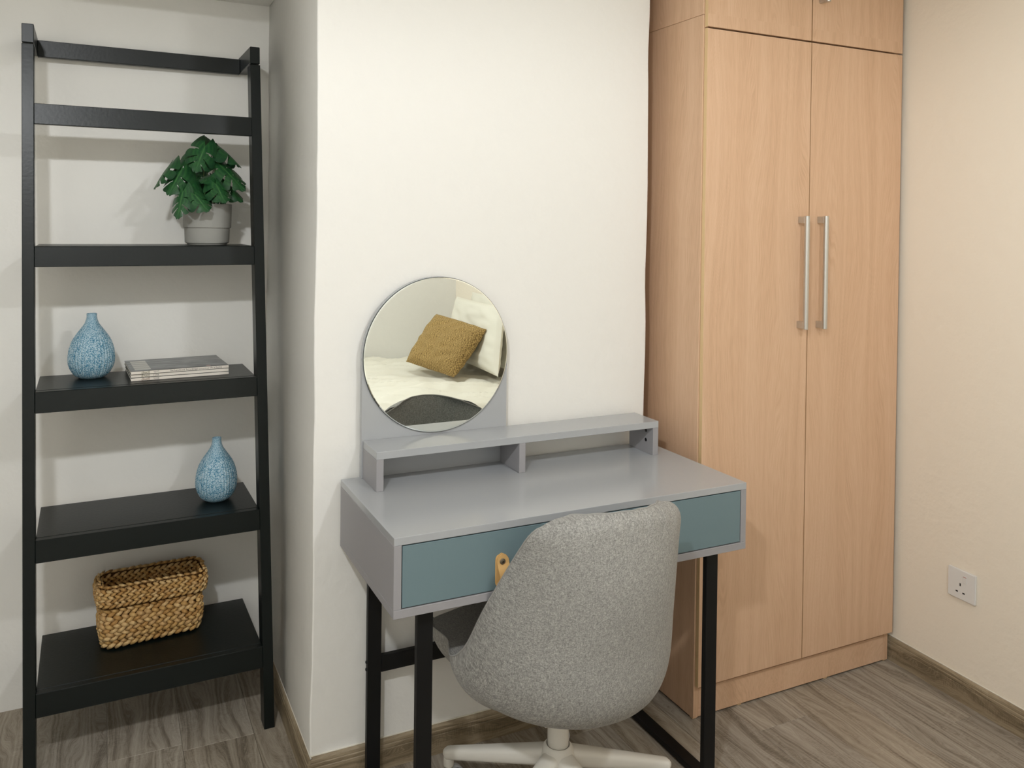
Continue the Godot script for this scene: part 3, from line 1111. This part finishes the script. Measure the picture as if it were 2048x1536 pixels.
func strap(parent: Node, at: Vector3) -> void:
	# a folded leather loop: down the drawer front, round a bend and back up under the rivet
	var half := 0.0140
	var path := []
	var up0 := 0.6838
	var low := 0.6145
	var sk := []
	for k in 13:
		var f := k / 12.0
		path.append(Vector2(lerpf(up0, low + 0.008, f), 0.0014))
		sk.append(0.0)
	for k in range(1, 8):
		var a := PI * k / 8.0
		path.append(Vector2(low + 0.008 - sin(a) * 0.008, 0.0014 + (1.0 - cos(a)) * 0.0098))
		sk.append(0.0062 * k / 8.0)
	for k in 13:
		var f := k / 12.0
		path.append(Vector2(lerpf(low + 0.008, up0 - 0.002, f), lerpf(0.0210, 0.0046, smoothstep(0.0, 0.75, f))))
		sk.append(lerpf(0.0062, 0.0008, f))
	var lens := [0.0]
	for k in range(1, path.size()):
		lens.append(lens[k - 1] + (path[k] - path[k - 1]).length())
	var total: float = lens[-1]
	var th := 0.0022
	var st := begin()
	var rows := []
	for k in path.size():
		var d: Vector2 = (path[mini(k + 1, path.size() - 1)] - path[maxi(k - 1, 0)]).normalized()
		var nrm := Vector2(-d.y, d.x)
		var e := minf(lens[k], total - lens[k])
		var w := half
		if e < half:
			w = sqrt(maxf(half * half - (half - e) * (half - e), 1e-7))
		var row := PackedVector3Array()
		for c in [[-1.0, -0.5], [1.0, -0.5], [1.0, 0.5], [-1.0, 0.5]]:
			var p: Vector2 = path[k] + nrm * th * c[1]
			row.append(at + V(w * c[0] + sk[k], p.x, maxf(p.y, 0.0004)))
		rows.append(row)
	var leather := begin()
	for k in rows.size() - 1:
		for q in 4:
			var j := (q + 1) % 4
			var a: Vector3 = rows[k][q]
			var b: Vector3 = rows[k][j]
			var c: Vector3 = rows[k + 1][j]
			var d: Vector3 = rows[k + 1][q]
			var mid: Vector3 = (rows[k][0] + rows[k][1] + rows[k][2] + rows[k][3]) / 4.0
			quad(leather, a, b, c, d, (a + b) / 2.0 - mid)
	var s := obj("strap_handle", leather.commit(), M.leather, parent, "tan leather loop handle")
	st = begin()
	lathe(st, [Vector2(0.0, -0.004), Vector2(0.0062, -0.004), Vector2(0.0066, 0.0006), Vector2(0.0060, 0.0016), Vector2(0.0034, 0.0024), Vector2(0.0, 0.0026)], 28)
	var rv := obj("rivet", st.commit(), M.rivet, s, "round brass-coloured rivet")
	rv.transform = Transform3D(Basis(Vector3.RIGHT, PI / 2), at + V(0.0006, 0.6672, 0.0062))

# ------------------------------------------------------------------ chair
func chair() -> void:
	var t := thing("desk_chair", "grey fabric bucket swivel chair with white base pushed under the desk", "chair", V(0.4965, 0, 0.3387), -0.0054)
	# middle line of the inner surface (z, y), its rim (z, y, half width) and the padding's thickness, from the front lip up to the top of the back
	var sp := [Vector2(-0.2483, 0.4277), Vector2(-0.1327, 0.4227), Vector2(-0.0173, 0.4174), Vector2(0.0896, 0.4179), Vector2(0.1754, 0.4291), Vector2(0.2249, 0.5345), Vector2(0.2630, 0.6786), Vector2(0.2747, 0.8117)]
	var rm := [V(-0.2200, 0.4243, 0.2352), V(-0.1509, 0.4339, 0.2557), V(-0.0798, 0.4349, 0.2468), V(-0.0235, 0.4286, 0.2621), V(0.0171, 0.4650, 0.2457), V(0.0751, 0.5705, 0.2274), V(0.1429, 0.6919, 0.1972), V(0.2152, 0.7985, 0.1757)]
	var th := [0.0739, 0.1021, 0.1130, 0.1084, 0.0867, 0.0548, 0.0375, 0.0182]
	var nv := 97
	var nu := 49
	var rc := 0.0673
	var S := []
	for j in nv:
		var a := float(j) / (nv - 1)
		var s := (1.0 - cos(PI * a)) / 2.0 * 0.35 + a * 0.65
		S.append(s)
	var P := []
	var L := [0.0]
	for j in nv:
		P.append(catmull(sp, S[j]))
		if j:
			L.append(L[j - 1] + (P[j] - P[j - 1]).length())
	var tot: float = L[-1]
	var front := []
	var rear := []
	var uvs := []
	for j in nv:
		var d: Vector2 = (catmull(sp, S[j] + 0.002) - catmull(sp, S[j] - 0.002)).normalized()
		var n := Vector2(-d.y, d.x)
		var boxy := smoothstep(0.42, 0.60, S[j])
		var rim_at: Vector3 = catmull(rm, S[j])
		var w := rim_at.z
		for e in [L[j], tot - L[j]]:
			var m := clampf(e / rc, 0.0, 1.0)
			w += -rc + rc * sqrt(1.0 - (1.0 - m) * (1.0 - m))
		var ev := sqrt(maxf(0.0, 1.0 - pow(1.0 - clampf(minf(L[j], tot - L[j]) / 0.03, 0.0, 1.0), 2.0)))
		var k: float = catmull(th, S[j])
		var r0 := PackedVector3Array()
		var r1 := PackedVector3Array()
		var ru := PackedVector2Array()
		for i in nu:
			var u := sin((float(i) / (nu - 1) * 2.0 - 1.0) * PI / 2)
			var eu := sqrt(maxf(0.0, 1.0 - pow(absf(u), 5.0 + 3.0 * boxy)))
			var p: Vector2 = P[j].lerp(Vector2(rim_at.x, rim_at.y), pow(absf(u), 2.2))
			# upright channels stitched into the inner face of the back, fading out on the seat
			var chan := 0.0030 * absf(sin(u * w * PI / 0.042)) * smoothstep(0.50, 0.65, S[j]) * eu
			var lump := 0.0016 * cos(u * w * TAU / 0.042) * smoothstep(0.90, 0.98, S[j]) * eu
			# the underside puckers where the cover is pulled in
			lump += 0.0016 * sin(u * 17.0 + S[j] * 9.0) * smoothstep(0.18, 0.26, S[j]) * (1.0 - smoothstep(0.38, 0.5, S[j])) * eu
			var a0 := chan
			var a1 := -k * eu * ev - lump
			r0.append(V(w * u, p.y + n.y * a0, p.x + n.x * a0))
			r1.append(V(w * u, p.y + n.y * a1, p.x + n.x * a1))
			ru.append(Vector2(w * u, -L[j]))
		front.append(r0)
		rear.append(r1)
		uvs.append(ru)
	var st := begin()
	sheet(st, rear, false, false, uvs)
	var shell := obj("shell", st.commit(), M.wool, t, "grey melange fabric outer shell of back and seat")
	st = begin()
	sheet(st, front, false, true, uvs)
	obj("seat_lining", st.commit(), M.wool, t, "grey fabric inside of the seat with stitched upright channels on the back")
	# piping along the rim
	var rim := []
	for j in range(6, nv - 5):
		rim.append((front[j][0] + rear[j][0]) / 2.0)
	for i in range(3, nu - 3):
		rim.append((front[nv - 1][i] + rear[nv - 1][i]) / 2.0)
	for j in range(nv - 6, 5, -1):
		rim.append((front[j][nu - 1] + rear[j][nu - 1]) / 2.0)
	var rr := []
	for p in rim:
		rr.append(0.0021)
	st = begin()
	tube(st, rim, rr, 6)
	obj("piping", st.commit(), M.wool, shell)
	# column, hub and five arms with casters
	st = begin()
	lathe(st, [Vector2(0.0, 0.165), Vector2(0.0245, 0.165), Vector2(0.0245, 0.285), Vector2(0.0, 0.285)], 40)
	obj("column", st.commit(), M.plastic, t)
	obj("tilt_plate", slab(V(-0.075, 0.272, -0.10), V(0.075, 0.292, 0.07), 0.004), M.plastic, t)
	st = begin()
	lathe(st, [Vector2(0.0, 0.118), Vector2(0.032, 0.118), Vector2(0.0385, 0.124), Vector2(0.0405, 0.142), Vector2(0.0390, 0.162), Vector2(0.0335, 0.176), Vector2(0.0285, 0.1815), Vector2(0.0262, 0.1820), Vector2(0.0256, 0.1740), Vector2(0.0, 0.1740)], 48)
	obj("hub", st.commit(), M.plastic, t)
	var away := atan2(-0.877, 0.48)
	for k in 5:
		var a := away + TAU * k / 5.0 - 0.0151
		var dir := V(cos(a), 0, sin(a))
		var rows2 := []
		for j in 15:
			var f := j / 12.0
			var r := 0.030 + 0.245 * minf(f, 1.0)
			var hh := lerpf(0.0225, 0.0140, minf(f, 1.0))
			var ww := lerpf(0.0235, 0.0150, minf(f, 1.0))
			if j > 12:
				r += 0.006 * (j - 12)
				hh *= [0.86, 0.45][j - 13]
				ww *= [0.86, 0.45][j - 13]
			var yc := lerpf(0.1500, 0.0900, minf(f, 1.0))
			var side := dir.cross(Vector3.UP)
			var row := PackedVector3Array()
			for i in 20:
				var b := TAU * i / 20.0
				row.append(dir * r + side * signf(cos(b)) * pow(absf(cos(b)), 0.75) * ww + Vector3.UP * (yc + signf(sin(b)) * pow(absf(sin(b)), 0.75) * hh))
			rows2.append(row)
		var cap := PackedVector3Array()
		cap.resize(20)
		cap.fill(dir * 0.289 + Vector3.UP * 0.09)
		rows2.append(cap)
		st = begin()
		sheet(st, rows2, true, false)
		var arm := obj("base_arm", st.commit(), M.plastic, t)
		var tip := dir * 0.274
		st = begin()
		lathe(st, [Vector2(0.0, 0.058), Vector2(0.0118, 0.058), Vector2(0.0128, 0.062), Vector2(0.0128, 0.088), Vector2(0.0, 0.088)], 20, tip)
		obj("socket", st.commit(), M.plastic, arm)
		# twin-wheel caster with a hood, trailing to one side
		var b2 := a + [1.9, 2.2, -0.6, 1.2, 2.4][k] as float
		var tr := V(cos(b2), 0, sin(b2))
		var ax := tr.cross(Vector3.UP)
		var hubp := tip + tr * 0.016 + Vector3.UP * 0.0255
		st = begin()
		lathe(st, [Vector2(0.0, 0.040), Vector2(0.0055, 0.040), Vector2(0.0055, 0.060), Vector2(0.0, 0.060)], 12, tip)
		for w in [-1.0, 1.0]:
			var wl := begin()
			lathe(wl, [Vector2(0.0, -0.006), Vector2(0.021, -0.006), Vector2(0.0250, -0.0042), Vector2(0.0255, 0.0), Vector2(0.0250, 0.0042), Vector2(0.021, 0.006), Vector2(0.0, 0.007)], 28)
			var yb: Vector3 = ax * w
			var xb := Vector3.UP
			st.append_from(wl.commit(), 0, Transform3D(Basis(xb, yb, xb.cross(yb)), hubp + ax * w * 0.0125))
		var hood := []
		for j in 11:
			var q := PI * 1.0 * j / 10.0 - 0.15
			var row := PackedVector3Array()
			for w in [-0.0045, 0.0045]:
				row.append(hubp + (tr * cos(q) + Vector3.UP * sin(q)) * 0.0272 + ax * w)
			hood.append(row)
		sheet(st, hood, false, false)
		obj("caster", st.commit(), M.caster, arm)

# ------------------------------------------------------------------ wardrobe
func handle(parent: Node, x: float, y0: float, y1: float, zd: float) -> void:
	var st := begin()
	lathe(st, [Vector2(0.0, y0), Vector2(0.0068, y0), Vector2(0.0075, y0 + 0.0008), Vector2(0.0075, y1 - 0.0008), Vector2(0.0068, y1), Vector2(0.0, y1)], 28, V(x, 0, zd + 0.0280))
	var h := obj("handle", st.commit(), M.steel, parent, "brushed steel bar handle")
	for y in [y0 + 0.0015, y1 - 0.0215]:
		obj("handle_post", slab(V(x - 0.0062, y, zd + 0.0001), V(x + 0.0062, y + 0.020, zd + 0.0240), 0.0008), M.steel, h)

func wardrobe() -> void:
	var o := V(1.4275, 0, -0.14)
	var t := thing("wardrobe", "tall pale beech two-door wardrobe between the pillar and the right wall", "wardrobe", o)
	var zf := 0.1610 - o.z
	var x0 := 1.0392 - o.x
	var x1 := 1.8178 - o.x
	var zb := -0.45 - o.z
	obj("side_panel", slab(V(x0, 0.004, zb), V(x0 + 0.017, 1.9680, zf), 0.0008), M.beech, t)
	obj("side_panel", slab(V(x1 - 0.017, 0.004, zb), V(x1, 1.9680, zf), 0.0008), M.beech, t)
	obj("top_panel", slab(V(x0 + 0.0172, 1.950, zb), V(x1 - 0.0172, 1.9680, zf - 0.002), 0.0006), M.beech, t)
	obj("bottom_panel", slab(V(x0 + 0.0172, 0.085, zb), V(x1 - 0.0172, 0.103, zf - 0.002), 0.0006), M.beech, t)
	obj("back_panel", slab(V(x0 + 0.0172, 0.02, zb), V(x1 - 0.0172, 1.949, zb + 0.006), 0.0), M.beech, t)
	obj("plinth", slab(V(x0 + 0.0174, 0.0055, zf - 0.018), V(x1 - 0.0174, 0.0845, zf - 0.0006), 0.0008), M.beech_wide, t)
	door(t, 1.0425 - o.x, 1.4313 - o.x, 0.0966, 1.9287, zf, 1.3950 - o.x, 1.0838, 1.4147)
	door(t, 1.4333 - o.x, 1.8210 - o.x, 0.0966, 1.9287, zf, 1.4712 - o.x, 1.0818, 1.4157)
	for x in [x0 + 0.008, 1.21 - o.x, 1.55 - o.x, x1 - 0.008]:
		obj("foot", slab(V(x - 0.007, 0.0, zf - 0.016), V(x + 0.007, 0.0056, zf - 0.004), 0.0004), M.edge_band, t)
	var u := thing("overhead_cabinet", "pale beech overhead cabinet stacked on top of the wardrobe", "cabinet", V(o.x, 1.9688, o.z))
	var h := CEIL - 0.012 - 1.9688
	obj("side_panel", slab(V(x0, 0.0, zb), V(x0 + 0.017, h, zf), 0.0008), M.beech_flat, u)
	obj("side_panel", slab(V(x1 - 0.017, 0.0, zb), V(x1, h, zf), 0.0008), M.beech_flat, u)
	obj("bottom_panel", slab(V(x0 + 0.0172, 0.0, zb), V(x1 - 0.0172, 0.018, zf - 0.002), 0.0006), M.beech_flat, u)
	obj("top_panel", slab(V(x0 + 0.0172, h - 0.018, zb), V(x1 - 0.0172, h, zf - 0.002), 0.0006), M.beech_flat, u)
	obj("back_panel", slab(V(x0 + 0.0172, 0.019, zb), V(x1 - 0.0172, h - 0.019, zb + 0.006), 0.0), M.beech_flat, u)
	door(u, 1.0425 - o.x, 1.4309 - o.x, 1.9327 - 1.9688, h - 0.003, zf, 1.3950 - o.x, 2.0580 - 1.9688, 2.2180 - 1.9688)
	door(u, 1.4337 - o.x, 1.8210 - o.x, 1.9327 - 1.9688, h - 0.003, zf, 1.4650 - o.x, 2.0455 - 1.9688, 2.2055 - 1.9688)

func door(t: Node3D, xa: float, xb: float, ya: float, yb: float, zf: float, hx: float, h0: float, h1: float) -> void:
	var d := obj("door", slab(V(xa + 0.0005, ya + 0.0005, zf + 0.0012), V(xb - 0.0005, yb - 0.0005, zf + 0.0143), 0.0006), M.beech if xa < -0.1 else M.beech_flat, t)
	var st := begin()
	span(st, V(xa, ya, zf + 0.0014), V(xa + 0.0005, yb, zf + 0.0140), 0.0)
	obj("edge_banding", st.commit(), M.edge_band if xa < -0.1 else M.edge_seam, d)
	st = begin()
	span(st, V(xb - 0.0005, ya, zf + 0.0014), V(xb, yb, zf + 0.0140), 0.0)
	obj("edge_banding", st.commit(), M.edge_seam, d)
	handle(d, hx, h0, h1, zf + 0.0143)

# ------------------------------------------------------------------ socket
func outlet() -> void:
	var zc := 0.4011
	var t := thing("power_socket", "square white switched power socket on the right wall", "socket", V(right_x(zc), 0.3411, zc), -PI / 2 - 0.046)
	# local: +z comes out of the wall, +x runs to the viewer's right
	var st := begin()
	extrude(st, rounded(0.0865, 0.0865, 0.004, 5), 0.0, 0.0082, 0.0022)
	obj("plate", st.commit(), M.white_plastic, t)
	var s := 0.0865
	var put := func(u: float, v: float) -> Vector2:
		return Vector2((u - 0.5) * s, (0.5 - v) * s)
	var c: Vector2 = put.call(0.64, 0.275)
	st = begin()
	extrude(st, rounded(0.0120, 0.0215, 0.0012, 3), 0.0080, 0.0098, 0.0006)
	var sw := obj("switch", st.commit(), M.white_plastic, t)
	sw.position = V(c.x, c.y, 0)
	sw.rotation.x = 0.04
	obj("switch_mark", slab(V(-0.0050, 0.0078, 0.0097), V(0.0050, 0.0093, 0.0100), 0.0), M.red, sw)
	for h in [[0.467, 0.496, 0.0040, 0.0082], [0.347, 0.753, 0.0072, 0.0042], [0.593, 0.751, 0.0072, 0.0042]]:
		var p: Vector2 = put.call(h[0], h[1])
		obj("pin_slot", slab(V(p.x - h[2] / 2, p.y - h[3] / 2, 0.0079), V(p.x + h[2] / 2, p.y + h[3] / 2, 0.00835), 0.0), M.dark, t)

# ------------------------------------------------------------------ bed, seen only in the mirror
func pad(corner: Array, thick: float, seg: int, puff: float, seedn: int, wrinkle: float) -> Mesh:
	# a stuffed square: corners in order BL, BR, TR, TL; the face on the first side bulges towards n
	var n: Vector3 = (corner[1] - corner[0]).cross(corner[3] - corner[0]).normalized()
	var no := noise(seedn)
	var st := begin()
	var sheets := []
	for side in [1.0, -1.0]:
		var rows := []
		var uvs := []
		for j in seg + 1:
			var row := PackedVector3Array()
			var ru := PackedVector2Array()
			var v := float(j) / seg
			for i in seg + 1:
				var u := float(i) / seg
				var a: Vector3 = corner[0].lerp(corner[1], u)
				var b: Vector3 = corner[3].lerp(corner[2], u)
				var x := u * 2.0 - 1.0
				var y := v * 2.0 - 1.0
				var e := sqrt(maxf(0.0, (1.0 - pow(absf(x), puff)) * (1.0 - pow(absf(y), puff))))
				# sides draw in between the corners
				var p := a.lerp(b, v)
				var pull := 0.012 * (1.0 - x * x) * absf(y) * signf(y)
				var pull2 := 0.012 * (1.0 - y * y) * absf(x) * signf(x)
				p -= (b - a) * pull * 0.9 + (corner[1] - corner[0]) * pull2 * 0.9
				var w := wrinkle * no.get_noise_2d(u * 3.0 + v * 2.0, v * 5.0 - u * 2.0) * e
				row.append(p + n * side * (thick * 0.5 * e + w * 0.5))
				ru.append(Vector2(u, v) * 0.45)
			rows.append(row)
			uvs.append(ru)
		sheet(st, rows, false, side < 0.0, uvs)
	return st.commit()

func bed() -> void:
	var x0 := -0.30
	var x1 := 1.655
	var z0 := 1.62
	var z1 := 3.135
	var t := thing("bed", "low bed with white mattress along the back wall, seen in the mirror", "bed", V((x0 + x1) / 2, 0, (z0 + z1) / 2))
	var hx := (x1 - x0) / 2
	var hz := (z1 - z0) / 2
	obj("bed_base", slab(V(-hx, 0.05, -hz), V(hx, 0.26, hz), 0.006), M.grey_edge, t)
	for a in [-1.0, 1.0]:
		for b in [-1.0, 1.0]:
			obj("bed_leg", slab(V(a * (hx - 0.08) - 0.025, 0.0, b * (hz - 0.08) - 0.025), V(a * (hx - 0.08) + 0.025, 0.05, b * (hz - 0.08) + 0.025), 0.002), M.iron, t)
	obj("mattress", slab(V(-hx, 0.2605, -hz), V(hx, 0.47, hz), 0.03), M.linen, t)
	# the duvet, lying in long shallow folds
	var n := noise(1200)
	var m := noise(1201)
	var st := begin()
	var rows := []
	for j in 91:
		var row := PackedVector3Array()
		var v := j / 90.0
		for i in 121:
			var u := i / 120.0
			var x := lerpf(x0 - 0.005, x1 - 0.02, u)
			var z := lerpf(z0 - 0.005, z1 + 0.008, v)
			var g := x * 0.55 + z
			var y := 0.512 + 0.012 * n.get_noise_2d(x * 1.2, z * 1.5) + 0.026 * (0.5 - absf(n.get_noise_2d(g * 4.2, (x - z * 0.5) * 0.8))) + 0.006 * m.get_noise_2d(x * 6.0 + z * 3.0, z * 7.0 - x * 2.0)
			y += 0.010 * smoothstep(0.8, 1.0, u) * m.get_noise_2d(x * 14.0, z * 9.0)
			var e := minf(minf(u * (x1 - x0), (1.0 - u) * (x1 - x0)), minf(v * (z1 - z0), (1.0 - v) * (z1 - z0)))
			y -= 0.030 * pow(1.0 - clampf(e / 0.05, 0.0, 1.0), 2.0)
			row.append(V(x, maxf(y, 0.4725), z))
		rows.append(row)
	sheet(st, rows, false, true)
	# an underside so that the cover has a body
	var low := []
	for j in [0, 90]:
		var row := PackedVector3Array()
		for i in [0, 120]:
			row.append(rows[j][i] * V(1, 0, 1) + V(0, 0.471, 0))
		low.append(row)
	sheet(st, low, false, false)
	var dv := obj("duvet", st.commit(), M.linen, self, "rumpled white duvet covering the bed, seen in the mirror")
	dv.set_meta("category", "duvet")
	var p1 := thing("pillow", "white pillow leaning on the right wall behind the mustard cushion", "pillow", V(1.53, 0.53, 2.44), 0.0, "white bed pillows")
	var b1 := V(1.53, 0.53, 2.44)
	var q1 := [V(1.455, 0.560, 2.00) - b1, V(1.47, 0.560, 2.76) - b1, V(1.575, 0.915, 2.85) - b1, V(1.560, 0.915, 2.14) - b1]
	obj("pillow_case", pad(q1, 0.10, 40, 4.0, 31, 0.010), M.linen, p1)
	var b2 := V(1.61, 0.53, 2.40)
	var p2 := thing("pillow", "white pillow standing against the right wall behind the other pillow", "pillow", b2, 0.0, "white bed pillows")
	var q2 := [V(1.585, 0.560, 1.98) - b2, V(1.585, 0.560, 2.72) - b2, V(1.660, 0.945, 2.80) - b2, V(1.672, 0.945, 2.06) - b2]
	obj("pillow_case", pad(q2, 0.08, 40, 4.0, 47, 0.010), M.linen, p2)
	var b3 := V(1.205, 0.535, 2.365)
	var cu := thing("cushion", "mustard knitted square cushion propped on the bed, seen in the mirror", "cushion", b3)
	var q3 := [V(1.125, 0.575, 2.54) - b3, V(1.278, 0.535, 2.19) - b3, V(1.475, 0.790, 2.19) - b3, V(1.345, 0.835, 2.62) - b3]
	obj("cushion_cover", pad(q3, 0.15, 40, 3.2, 63, 0.016), M.mustard, cu)

func _ready() -> void:
	rng.seed = 2024
	make_materials()
	view_and_light()
	room()
	M.beech_wide = textured(M.beech.albedo_texture, 0.42, Vector3(0.9, 1.4, 1), Color.WHITE, 0.4)
	ladder()
	desk()
	wardrobe()
	chair()
	bed()
	basket()
	vase(V(-0.4956, 0.9465, -0.510), 0.1760, 0.1170, "blue speckled ribbed vase on the middle shelf, left of the magazines", 0.4)
	vase(V(-0.1705, 0.5846, -0.455), 0.1772, 0.1130, "blue speckled ribbed vase alone on the shelf above the basket", 2.1)
	magazines()
	plant()
	outlet()
